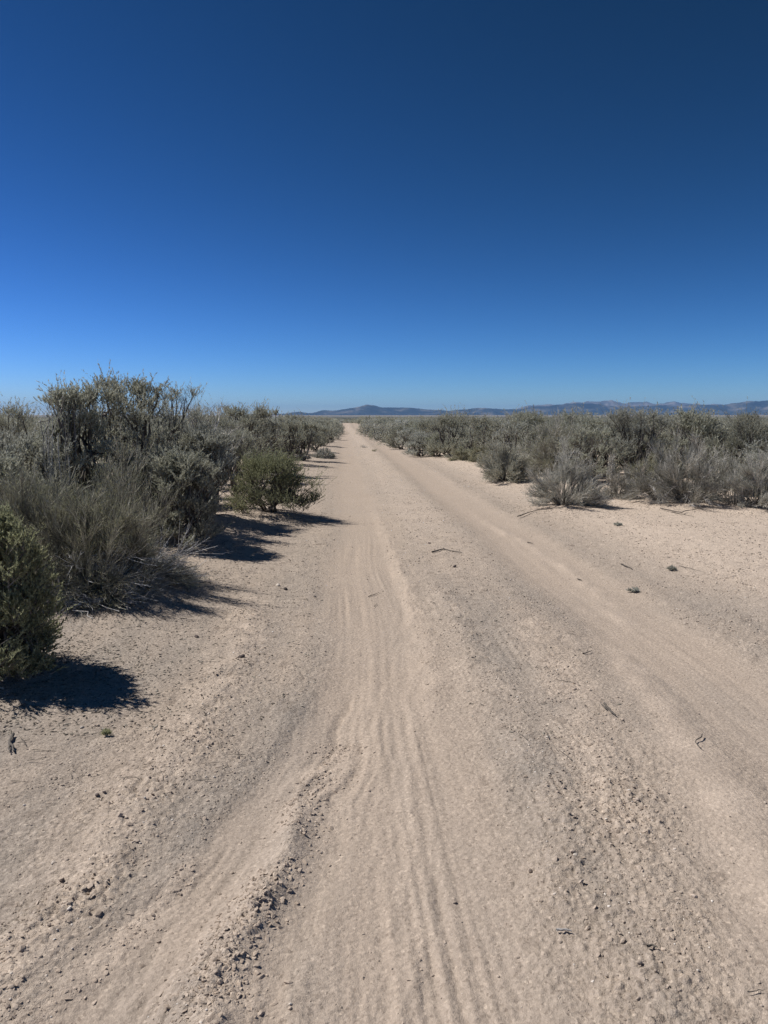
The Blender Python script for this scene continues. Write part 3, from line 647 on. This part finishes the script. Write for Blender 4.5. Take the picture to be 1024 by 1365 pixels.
def lone_mesh(seed, leafm):
    """one mesh for shrubs too small to show parts"""
    rg = np.random.default_rng(seed); n = 42
    g = Geo(); b = Geo()
    ph = rg.uniform(0, 6.28, n); el = np.arcsin(rg.uniform(0.02, 1, n) ** 0.7); rr = rg.uniform(0.6, 1, n)
    C = np.stack([0.7 * np.cos(el) * np.cos(ph) * rr, 0.7 * np.cos(el) * np.sin(ph) * rr, 1.1 * np.sin(el) * rr], -1)
    ci = np.repeat(np.arange(n), 30); N = len(ci)
    p = C[ci] + rand_dirs(rg, N) * (0.17 * rg.uniform(0, 1, N) ** 0.5)[:, None]; p[:, 2] = np.maximum(p[:, 2], 0.02)
    d = unit(rand_dirs(rg, N) + [0, 0, 0.6] + 0.5 * unit(C[ci]))
    g.leaves(p, d, unit(np.cross(d, rand_dirs(rg, N))), 0.10 * rg.uniform(0.6, 1.3, N), 0.035 * rg.uniform(0.6, 1.3, N), np.clip(rg.normal(0.5, 0.2, N) + rg.uniform(-.15, .15, n)[ci], 0, 1))
    nb = len(g.q[0])
    base = np.zeros((n, 3)); base[:, :2] = C[:, :2] * 0.08; base[:, 2] = -0.02
    g.tubes(bez(base, C * [0.35, 0.35, 0.6], C, 5), np.full((n, 1), 0.014) * np.linspace(1.3, 0.4, 5)[None], 3, np.full(n, 0.4))
    me = g.mesh('sagebrush', M[leafm]); me.materials.append(M['bark'])
    idx = np.zeros(len(me.polygons), np.int32); idx[nb:] = 1; me.polygons.foreach_set('material_index', idx)
    return me
FAR = [lone_mesh(200 + i, ['sage', 'sage', 'palesage', 'sage'][i]) for i in range(4)]

EXTRA = []
NAMED = {(690, 21.5): (1, 'pale sagebrush behind the small round broom bush, in front of the far clump'), (712, 23): (0, 'grey-green sagebrush left behind the wide brown-grey shrub'),
         (790, 16.6): (2, 'half-bare sagebrush between the brown-grey shrub and the tall pale sagebrush'), (800, 19): (3, 'sagebrush peeping out behind the half-bare one right of the brown-grey shrub'),
         (872, 15.6): (4, 'straw-coloured shrub behind the left shoulder of the biggest broom bush'), (955, 15.2): (5, 'grey twiggy shrub behind the right shoulder of the biggest broom bush'),
         (930, 17): (0, 'grey-green sagebrush straight behind the biggest grey broom bush'), (1010, 13.9): (5, 'small grey shrub against the pale broom bush at the right edge'),
         (1045, 14.6): (1, 'pale sagebrush mostly outside the right picture edge'), (870, 19): (3, 'sagebrush behind the tall pale sagebrush on the right'),
         (770, 22): (0, 'sagebrush showing over the top of the wide brown-grey shrub'), (975, 18.5): (1, 'pale sagebrush behind the bulky dark one at the right edge'),
         (340, 22): (3, 'sagebrush between the two skyline sagebrushes and the grey mound'), (290, 15.5): (0, 'grey-green sagebrush left of the round dense mound'),
         (200, 12): (3, 'sagebrush right behind the half-bare tall sagebrush'), (-20, 7.6): (0, 'sagebrush at the left picture edge above the leafy nearest shrub'),
         (30, 8.4): (1, 'pale sagebrush behind the left half of the big broom bush'), (205, 9.0): (3, 'low sagebrush filling the gap right behind the big broom bush'),
         (55, 9.6): (0, 'sagebrush behind the bare sticks on the left'), (608, 27.5): (5, 'low grey shrub at the foot of the tallest dark sagebrush beyond the road'),
         (345, 26): (1, 'pale sagebrush behind the second skyline sagebrush on the left'), (395, 30): (0, 'sagebrush just left of the grey-green one behind the silvery shrub')}
def left_edge(y): return track_left(y) - 0.75 - 0.25 * max(0, (45 - y) / 45)
def right_edge(y): return 1.75 - 0.077 * (y - 30) if y < 60 else track_right(y) + 0.75
def ok_site(x, y, r):
    px = 512 + x / y * FOC
    if x < 0 and x > left_edge(y) - r: return False
    if x >= left_edge(y) - r and x < right_edge(y) + r: return False
    if x < left_edge(y):
        lim = 165 if y < 12 else 320 if y < 20 else 405 if y < 30 else 470
        if px + r / y * FOC > lim and y < 30: return False
    else:
        if y < 14.2: return False
        if y < 17.0 and px < 790: return False
        if y < 21 and px < 680: return False
        if y < 29 and px < 590: return False
    return all((x - a) ** 2 + (y - b) ** 2 > (r * 0.6 + c) ** 2 for a, b, c in HALO)

rn = random.Random(5)
for px, y, r in ((487, 68, .8), (494, 60, .8), (503, 53, .8), (512, 47, .8), (523, 42, .8), (534, 37, .75), (560, 30.5, .75), (567, 35, .9), (578, 33, .8), (616, 30, .8), (620, 26.5, .6), (652, 25, .75), (655, 29, .9),
                 (690, 21.5, .8), (712, 23, .9), (700, 27, .9), (790, 16.6, .7), (800, 19, .9), (872, 15.6, .7), (955, 15.2, .7), (930, 17, .9), (1010, 13.9, .6), (1045, 14.6, .8), (870, 19, .9), (770, 22, .9), (975, 18.5, .9),
                 (428, 40, .8), (441, 52, .8), (445, 62, .8), (449, 75, .8), (418, 46, .9), (395, 30, .9), (340, 22, .9), (290, 15.5, .8), (200, 12, .8), (345, 26, .9), (-20, 7.6, .6), (30, 8.4, .6), (205, 9.0, .5), (55, 9.6, .7), (608, 27.5, .5), (585, 29.5, .5), (640, 25.6, .5)):
    HALO.append((at_dist(px, y), y, r * 0.7)); EXTRA.append((at_dist(px, y), y, r) + NAMED.get((px, y), ()))
count = 0; tries = 0
sites = []
while count < 236 and tries < 60000:
    tries += 1
    y = 9 + 75 * rn.random() ** 1.25; px = rn.uniform(-90, 1110)
    x = at_dist(px, y); r = rn.uniform(0.5, 0.85)
    if y < 12 and px > 0: continue
    if not ok_site(x, y, r): continue
    HALO.append((x, y, r * 0.75)); sites.append((x, y, r)); count += 1
sites += EXTRA
sites.sort(key=lambda s: s[1])
far_objs = []
for x, y, r, *own in sites:
    side = 'left' if x < track_left(y) + 1 else 'right'
    tall = rn.random()
    s = r / 0.72
    if y < 42:
        nm, parts = MID[rn.choice([0, 0, 1, 2, 3, 3, 4, 5])]
        hz = s * (rn.uniform(0.9, 1.2) if side == 'left' and y < 19 else rn.uniform(0.75, 1.05))
        if nm == 'sagebrush': lab = f'grey-green sagebrush massed in the thicket on the {side} side of the road'
        else: lab = f'grey twiggy shrub massed in the thicket on the {side} side of the road'
        if own: (nm, parts), lab = MID[own[0]], own[1]
        place(nm, lab, 'shrub', parts, x, y, rn.uniform(0, 6.28), (s, s, hz), f'thicket shrubs {side} of the road')
    else:
        k = rn.randrange(4)
        o = link('sagebrush', FAR[k], label=f'small distant sagebrush in the far thicket {side} of the road', category='shrub', group=f'distant sagebrush {side} of the road')
        o.location = (x, y, gz(x, y) - 0.02); o.rotation_euler = (0, 0, rn.uniform(0, 6.28)); o.scale = (s, s, s * rn.uniform(0.8, 1.15))
        far_objs.append((k, o))
print('sites', len(sites), 'far', len(far_objs))

# ------------------------------------------------------------------ scattered cover by geometry nodes
def points_obj(name, pts, scl, rot, idx):
    me = bpy.data.meshes.new(name); me.vertices.add(len(pts)); me.vertices.foreach_set('co', np.ascontiguousarray(pts, np.float32).ravel())
    for nm, ty, key, arr in (('scl', 'FLOAT_VECTOR', 'vector', scl), ('rot', 'FLOAT_VECTOR', 'vector', rot), ('idx', 'INT', 'value', idx)):
        a = me.attributes.new(nm, ty, 'POINT'); a.data.foreach_set(key, np.ascontiguousarray(arr).ravel())
    return link(name, me, kind='stuff')

def scatter(name, pts, scl, rot, idx, sources=None, mat=None, n_var=5, sub=2):
    o = points_obj(name, pts, scl.astype(np.float32), rot.astype(np.float32), idx.astype(np.int32))
    ng = bpy.data.node_groups.new(name, 'GeometryNodeTree')
    ng.interface.new_socket('Geometry', in_out='INPUT', socket_type='NodeSocketGeometry')
    ng.interface.new_socket('Geometry', in_out='OUTPUT', socket_type='NodeSocketGeometry')
    N, Lk = ng.nodes, ng.links
    gi, go = N.new('NodeGroupInput'), N.new('NodeGroupOutput')
    iop = N.new('GeometryNodeInstanceOnPoints'); iop.inputs['Pick Instance'].default_value = True
    join = N.new('GeometryNodeJoinGeometry')
    if sources:
        srcs = []
        for s in sources:
            oi = N.new('GeometryNodeObjectInfo'); oi.inputs['Object'].default_value = s; oi.inputs['As Instance'].default_value = True; oi.transform_space = 'ORIGINAL'
            srcs.append(oi.outputs['Geometry'])
    else:
        srcs = []
        for k in range(n_var):
            ico = N.new('GeometryNodeMeshIcoSphere'); ico.inputs['Subdivisions'].default_value = sub; ico.inputs['Radius'].default_value = 1.0
            nz = N.new('ShaderNodeTexNoise'); nz.noise_dimensions = '4D'; nz.inputs['W'].default_value = k * 7.3 + 1; nz.inputs['Scale'].default_value = 1.1; nz.inputs['Detail'].default_value = 2
            sb = N.new('ShaderNodeVectorMath'); sb.operation = 'SUBTRACT'; sb.inputs[1].default_value = (0.5, 0.5, 0.5); Lk.new(nz.outputs['Color'], sb.inputs[0])
            sl = N.new('ShaderNodeVectorMath'); sl.operation = 'SCALE'; sl.inputs['Scale'].default_value = 1.5; Lk.new(sb.outputs[0], sl.inputs[0])
            sp = N.new('GeometryNodeSetPosition'); Lk.new(ico.outputs['Mesh'], sp.inputs['Geometry']); Lk.new(sl.outputs[0], sp.inputs['Offset'])
            sm = N.new('GeometryNodeSetMaterial'); sm.inputs['Material'].default_value = mat; ss = N.new('GeometryNodeSetShadeSmooth'); ss.inputs['Shade Smooth'].default_value = sub > 1; Lk.new(sp.outputs[0], ss.inputs[0]); Lk.new(ss.outputs[0], sm.inputs['Geometry'])
            gti = N.new('GeometryNodeGeometryToInstance'); Lk.new(sm.outputs[0], gti.inputs[0]); srcs.append(gti.outputs[0])
    for s in reversed(srcs): Lk.new(s, join.inputs[0])
    def attr(nm, ty):
        a = N.new('GeometryNodeInputNamedAttribute'); a.data_type = ty; a.inputs['Name'].default_value = nm; return a.outputs['Attribute']
    e2r = N.new('FunctionNodeEulerToRotation'); Lk.new(attr('rot', 'FLOAT_VECTOR'), e2r.inputs[0])
    Lk.new(gi.outputs[0], iop.inputs['Points']); Lk.new(join.outputs[0], iop.inputs['Instance'])
    Lk.new(attr('idx', 'INT'), iop.inputs['Instance Index']); Lk.new(e2r.outputs[0], iop.inputs['Rotation']); Lk.new(attr('scl', 'FLOAT_VECTOR'), iop.inputs['Scale'])
    Lk.new(iop.outputs[0], go.inputs[0])
    md = o.modifiers.new('scatter', 'NODES'); md.node_group = ng
    return o

rg = np.random.default_rng(3)
# far sagebrush plain beyond the shrubs that can be told apart
n = 26000
y = 70 + 1500 * rg.random(n) ** 2.0; x = rg.uniform(-0.75, 0.75, n) * y
lo = track_left(y) - 0.9; hi = track_right(y) + 0.95
m = ((x < lo) | (x > hi) | (y > 172)) & (y > 66)
x, y = x[m], y[m]; n = len(x)
z = ground(x, y, False)[0] - 0.02
s = rg.uniform(0.6, 1.25, n) * (1 + 0.5 * sstep(300, 1200, y))
fs = [next(o for k, o in far_objs if k == i) for i in range(4) if any(k == i for k, o in far_objs)]
scatter('sagebrush_plain', np.stack([x, y, z], -1), np.stack([s * 1.1, s * 1.1, s * rg.uniform(0.7, 1.15, n)], -1), np.stack([0 * s, 0 * s, rg.uniform(0, 6.28, n)], -1), rg.integers(0, len(fs), n), sources=fs)

# loose gravel and crumbs of earth
def gravel(name, n, rmin, rmax, smin, smax, mat, clodw, power=1.0, offroad=0.0, sk=3.2):
    r = rmin + (rmax - rmin) * rg.random(n) ** power; a = rg.uniform(rad(-33), rad(33), n)
    x, y = r * np.sin(a), r * np.cos(a)
    z, dust, grv, crust, clod = ground(x, y)
    pr = np.clip(0.25 + 0.5 * grv + clodw * clod - 0.6 * dust + offroad * crust, 0.04, 1)
    patch = np.clip(0.45 + 1.3 * fbm(x * 1.4, y * 1.4, 301, 3), 0.05, 1)
    m = rg.random(n) < pr * patch
    x, y, z = x[m], y[m], z[m]; n = len(x)
    s = smin + (smax - smin) * rg.random(n) ** sk
    sc3 = s[:, None] * np.stack([rg.uniform(0.7, 1.4, n), rg.uniform(0.6, 1.0, n), rg.uniform(0.4, 0.75, n)], -1)
    scatter(name, np.stack([x, y, z + s * 0.12], -1), sc3, np.stack([rg.normal(0, 0.25, n), rg.normal(0, 0.25, n), rg.uniform(0, 6.28, n)], -1), rg.integers(0, 5, n), mat=mat, sub=2 if mat.name == 'pebble' else 1)
gravel('fine_gravel', 90000, 1.4, 7.5, 0.0018, 0.0058, M['pebble'], 0.3, 1.0)
gravel('gravel', 22000, 1.6, 16.0, 0.003, 0.0085, M['pebble'], 0.5, 1.0, 0.3)
gravel('earth_crumbs', 30000, 1.5, 20.0, 0.004, 0.013, M['clod'], 0.8, 0.9, 0.5)

gravel('surface_crust', 90000, 6.0, 45.0, 0.005, 0.015, M['crumb'], 0.3, 1.15, 0.8, 2.5)

# broken crust along the berms
pts_, sz_ = [], []
for (pl, hw, amp, cl), num in zip(RIDGES, (2600, 1500, 420, 420, 420, 1100, 60, 20, 60)):
    t = rg.random(num) * (len(pl) - 1); i = np.minimum(t.astype(int), len(pl) - 2); f = t - i
    A = np.array(pl)[i]; B = np.array(pl)[i + 1]; nrm = (B - A)[:, ::-1] * [1, -1]; nrm /= np.linalg.norm(nrm, axis=1, keepdims=True)
    q = A + (B - A) * f[:, None] + nrm * rg.normal(0, hw * 0.75, num)[:, None]
    q += np.stack([fbm(q[:, 0] * 1.6, q[:, 1] * 1.6, 21, 3), fbm(q[:, 0] * 1.6, q[:, 1] * 1.6, 23, 3)], -1) * -0.06
    keep = (gnoise(q[:, 0] * 3.3, q[:, 1] * 3.3, 33) > -0.22) & (q[:, 1] > 1.4)
    pts_.append(q[keep]); sz_.append(0.0022 + 0.0068 * rg.random(keep.sum()) ** 2.6 * (0.6 + 0.6 * cl))
q = np.concatenate(pts_); s = np.concatenate(sz_); n = len(q); z = ground(q[:, 0], q[:, 1])[0]
scatter('broken_crust', np.stack([q[:, 0], q[:, 1], z - s * 0.05], -1), s[:, None] * np.stack([rg.uniform(0.9, 1.9, n), rg.uniform(0.7, 1.2, n), rg.uniform(0.3, 0.65, n)], -1),
        np.stack([rg.normal(0, 0.35, n), rg.normal(0, 0.35, n), rg.uniform(0, 6.28, n)], -1), rg.integers(0, 5, n), mat=M['clod'], sub=1)

# ------------------------------------------------------------------ twigs, stones, tufts lying about
def twig(name, label, cat, pts, r, mat, fork=None, lift=0.006):
    r = r * 0.7
    """a crooked stick lying on the ground along points of the photograph's ground"""
    w_ = [unproject(*p) for p in pts]
    rg2 = np.random.default_rng(abs(hash(label)) % 1000 if False else len(label) * 7 + int(pts[0][0]))
    ox, oy = w_[0]
    def strand(w2, r2):
        P_ = np.array([[a - ox, b - oy] for a, b in w2]); t = np.linspace(0, 1, len(P_)); tt = np.linspace(0, 1, 9)
        q = np.stack([np.interp(tt, t, P_[:, 0]), np.interp(tt, t, P_[:, 1])], -1)
        ln = np.linalg.norm(q[-1] - q[0]); q[1:-1] += rg2.normal(0, 0.022 * ln, (7, 2))
        zz = np.array([gz(a + ox, b + oy) for a, b in q]); zz = np.maximum.accumulate(zz * 0 + zz.max()) * 0.5 + zz * 0.5 + lift + r2 * 0.5 + rg2.uniform(0, 0.3, 9) * r2
        return np.concatenate([q, (zz - gz(ox, oy))[:, None]], 1)
    g = Geo(); g.tubes(strand(w_, r)[None], np.full((1, 9), r) * np.linspace(1.1, 0.45, 9)[None] * rg2.uniform(0.85, 1.15, (1, 9)), 5, np.array([0.5]))
    if fork:
        f = [unproject(*p) for p in fork]
        g.tubes(strand(f, r * 0.7)[None], np.full((1, 9), r * 0.7) * np.linspace(1.1, 0.4, 9)[None], 4, np.array([0.5]))
    o = link(name, g.mesh(name, M[mat]), label=label, category=cat, group='twigs and sticks fallen on the ground')
    o.location = (ox, oy, gz(ox, oy)); return o

T = lambda lab, pts, r, mat='bark', fork=None, nm='fallen_twig': twig(nm, lab, 'twig', pts, r, mat, fork)
T('dark crooked twig lying across the gravel strip between the two wheel tracks', [(576, 738), (590, 734), (602, 737), (616, 739)], 0.012)
T('short thin twig lying across the smooth left wheel track', [(491, 793), (499, 790), (506, 787)], 0.005)
T('smaller bit of twig just right of the short twig in left track', [(499, 806), (503, 802)], 0.004)
T('dark splintered stick at the inner side of the right wheel track', [(805, 944), (812, 953), (820, 961)], 0.009, 'bark', [(802, 946), (814, 957)])
T('thin twig bent into a V in the right foreground', [(936, 982), (926, 994), (931, 1000), (935, 1004)], 0.004)
T('curled dark twig on the gravel left of the right wheel track', [(777, 876), (783, 874), (789, 871)], 0.006)
T('pale flat sliver of wood in the lower right foreground', [(742, 1243), (752, 1243), (762, 1245)], 0.006, 'silver')
T('black crumpled bit of bark right of the pale wood sliver', [(863, 1271), (869, 1268), (876, 1273)], 0.006, 'bark')
T('straight thin twig at the lower right picture corner', [(996, 1332), (1008, 1331), (1018, 1330)], 0.0022)
T('weathered grey stick standing out at the left picture edge below the shadow', [(18, 985), (15, 996), (19, 1008)], 0.013, 'bark', [(17, 990), (12, 1003), (14, 1010)], nm='fallen_stick')
T('dark twig on the sand at the far edge of the right wheel track', [(828, 753), (835, 756), (842, 760)], 0.010)
T('small twig beside the right track, left of the dark twig', [(770, 769), (776, 771)], 0.008)
T('little twig on the near-left rim of the right wheel track', [(703, 721), (711, 722)], 0.009)
T('thin straight stalk trailing right of the tiny green tuft', [(905, 758), (918, 761), (934, 766)], 0.005)
T('long dead branch lying under the big broom bush on the left', [(70, 790), (115, 815), (160, 832)], 0.010, 'silver', [(88, 800), (100, 826), (125, 842)], nm='fallen_branch')
T('second dead branch tangled at the foot of the big broom bush', [(55, 812), (95, 808), (135, 822)], 0.008, 'grey', [(80, 808), (110, 838)], nm='fallen_branch')
T('dead branch lying at the foot of the biggest grey broom bush', [(880, 684), (905, 690), (940, 683)], 0.012, 'bark', [(895, 688), (925, 694)], nm='fallen_branch')
T('dark dead branch on sand left of the grey upright broom bush', [(690, 690), (705, 686), (722, 682)], 0.012, 'bark', nm='fallen_branch')

# litter of small stalks
tw_src = [o for o in COL.objects if o.name in ('fallen_twig.001', 'fallen_twig.013')]
n = 5200
y = 3 + 22 * rg.random(n) ** 1.3; x = rg.uniform(-0.55, 0.56, n) * y
_, dust, grv, crust, _c = ground(x, y)
hx = np.array([h[0] for h in HALO]); hy = np.array([h[1] for h in HALO]); hr = np.array([h[2] for h in HALO])
dn = np.min(np.sqrt((x[:, None] - hx) ** 2 + (y[:, None] - hy) ** 2) - hr, 1)
m = rg.random(n) < np.clip(0.10 + 0.35 * crust - dust + 0.9 * np.exp(-np.clip(dn, 0, 9) / 0.6), 0.0, 1)
x, y = x[m], y[m]; n = len(x); z = ground(x, y)[0]
s = rg.uniform(0.15, 0.55, n)
scatter('twig_litter', np.stack([x, y, z + 0.004], -1), np.stack([s, s, s * 0.7], -1), np.stack([rg.normal(0, 0.08, n), rg.normal(0, 0.08, n), rg.uniform(0, 6.28, n)], -1), rg.integers(0, len(tw_src), n), sources=tw_src)

# fallen leaves and crumbs of bark round the shrubs
M['litter'] = stone_mat('leaf_litter', [(0, (0.13, 0.11, 0.09)), (0.6, (0.25, 0.22, 0.18)), (1, (0.42, 0.38, 0.32))])
n = 130000
y = 3.5 + 24 * rg.random(n) ** 1.3; x = rg.uniform(-0.55, 0.56, n) * y
dn = np.full(n, 99.0)
for a, b, c in HALO: dn = np.minimum(dn, np.sqrt((x - a) ** 2 + (y - b) ** 2) - c)
m = rg.random(n) < 0.9 * np.exp(-np.clip(dn, 0, 9) / 0.5) + 0.02
x, y = x[m], y[m]; n = len(x); z, dust = ground(x, y)[:2]; m = dust < 0.3; x, y, z = x[m], y[m], z[m]; n = len(x)
s = rg.uniform(0.003, 0.009, n)
scatter('leaf_litter', np.stack([x, y, z + 0.002], -1), np.stack([s * 1.6, s * 0.6, s * 0.25], -1), np.stack([rg.normal(0, 0.3, n), rg.normal(0, 0.3, n), rg.uniform(0, 6.28, n)], -1), rg.integers(0, 5, n), mat=M['litter'])

def stone(name, label, px, py, size, mat, seed, squash=0.6):
    rg2 = np.random.default_rng(seed); n, k = 9, 12
    th = np.linspace(0, math.pi, n); ph = np.arange(k) * 2 * math.pi / k
    Tt, Ph = np.meshgrid(th, ph, indexing='ij')
    d = np.stack([np.sin(Tt) * np.cos(Ph), np.sin(Tt) * np.sin(Ph), np.cos(Tt)], -1)
    nr = np.ones((n, k))
    for _ in range(9):
        pl = rand_dirs(rg2, 1)[0]; h = rg2.uniform(0.55, 0.9); dt = d @ pl
        nr = np.where(dt > 0.05, np.minimum(nr, h / np.maximum(dt, 0.05)), nr)
    v = d * nr[..., None] * size * np.array([1.25, 0.85, squash])
    i, j = np.meshgrid(np.arange(n - 1), np.arange(k), indexing='ij'); j2 = (j + 1) % k
    q = np.stack([i * k + j, (i + 1) * k + j, (i + 1) * k + j2, i * k + j2], -1).reshape(-1, 4)
    x, y = unproject(px, py)
    o = link(name, mesh_np(name, v.reshape(-1, 3), q, M[mat], smooth=False), label=label, category='stone', group='single stones on the ground')
    o.location = (x, y, gz(x, y) + size * squash * 0.3); o.rotation_euler = (rg2.normal(0, 0.2), rg2.normal(0, 0.2), rg2.uniform(0, 6))
stone('clod', 'dark earth clod on the left berm beside the wheel track', 321, 880, 0.026, 'darkstone', 1)
stone('clod', 'small dark clod above the left berm, left of the track', 262, 852, 0.020, 'darkstone', 2)
stone('stone', 'pale stone on the sand below the left shrub shadow', 110, 972, 0.012, 'palestone', 3)
stone('stone', 'white pebble in the rough gravel patch on the right', 731, 987, 0.011, 'palestone', 4)
stone('clod', 'dark round clod on the gravel strip below the crooked twig', 606, 757, 0.026, 'darkstone', 5)
stone('clod', 'dark clod on the gravel strip above the crooked twig', 572, 725, 0.024, 'darkstone', 6)
stone('clod', 'dark clod left of the left track below the shadow tips', 380, 786, 0.026, 'darkstone', 7)
stone('stone', 'pale stone beside the dark clod left of the left track', 371, 781, 0.026, 'palestone', 8)
stone('stone', 'flat light stone in the lower right below the gravel patch', 767, 1144, 0.010, 'palestone', 9)
stone('clod', 'small dark clod low in the left foreground sand', 130, 1062, 0.011, 'darkstone', 10)

def tuft(label, px, py, H, W, seed, stem, leafm, name='dry_tuft'):
    x, y = unproject(px, py); H *= 0.8; W *= 0.75
    place(name, label, 'plant', grow_broom(seed, H, W, n_main=16, n_sub=5, n_fine=2, crowns=1, n_leaf=3, stem=stem, leafm=leafm, r=0.0018, leaf=0.025, leafw=0.006), x, y, 1.0, group='tiny plants on the bare sand', sink=0.005)
tuft('tiny dry grey tuft on the sand below the reddish shrub', 823, 704, 0.10, 0.16, 401, 'grey', 'palesage')
tuft('tiny grey-green tuft on open sand at the right', 895, 762, 0.06, 0.11, 402, 'grey', 'palesage', 'green_tuft')
tuft('flat dark tuft on sand left of the tiny grey-green tuft', 845, 787, 0.04, 0.14, 403, 'grey', 'palesage')
tuft('grey tuft growing on the hump between the far wheel tracks', 485, 597, 0.22, 0.6, 404, 'silver', 'palesage')
tuft('straw tuft beside the grey tuft on the far road hump', 500, 602, 0.18, 0.45, 405, 'straw', 'broomleaf')
tuft('dry tuft at the foot of the round far sagebrush right of the road', 552, 607, 0.3, 0.6, 406, 'straw', 'broomleaf')
tuft('tiny green sprig in the left foreground sand', 142, 983, 0.022, 0.025, 407, 'straw', 'green', 'green_tuft')
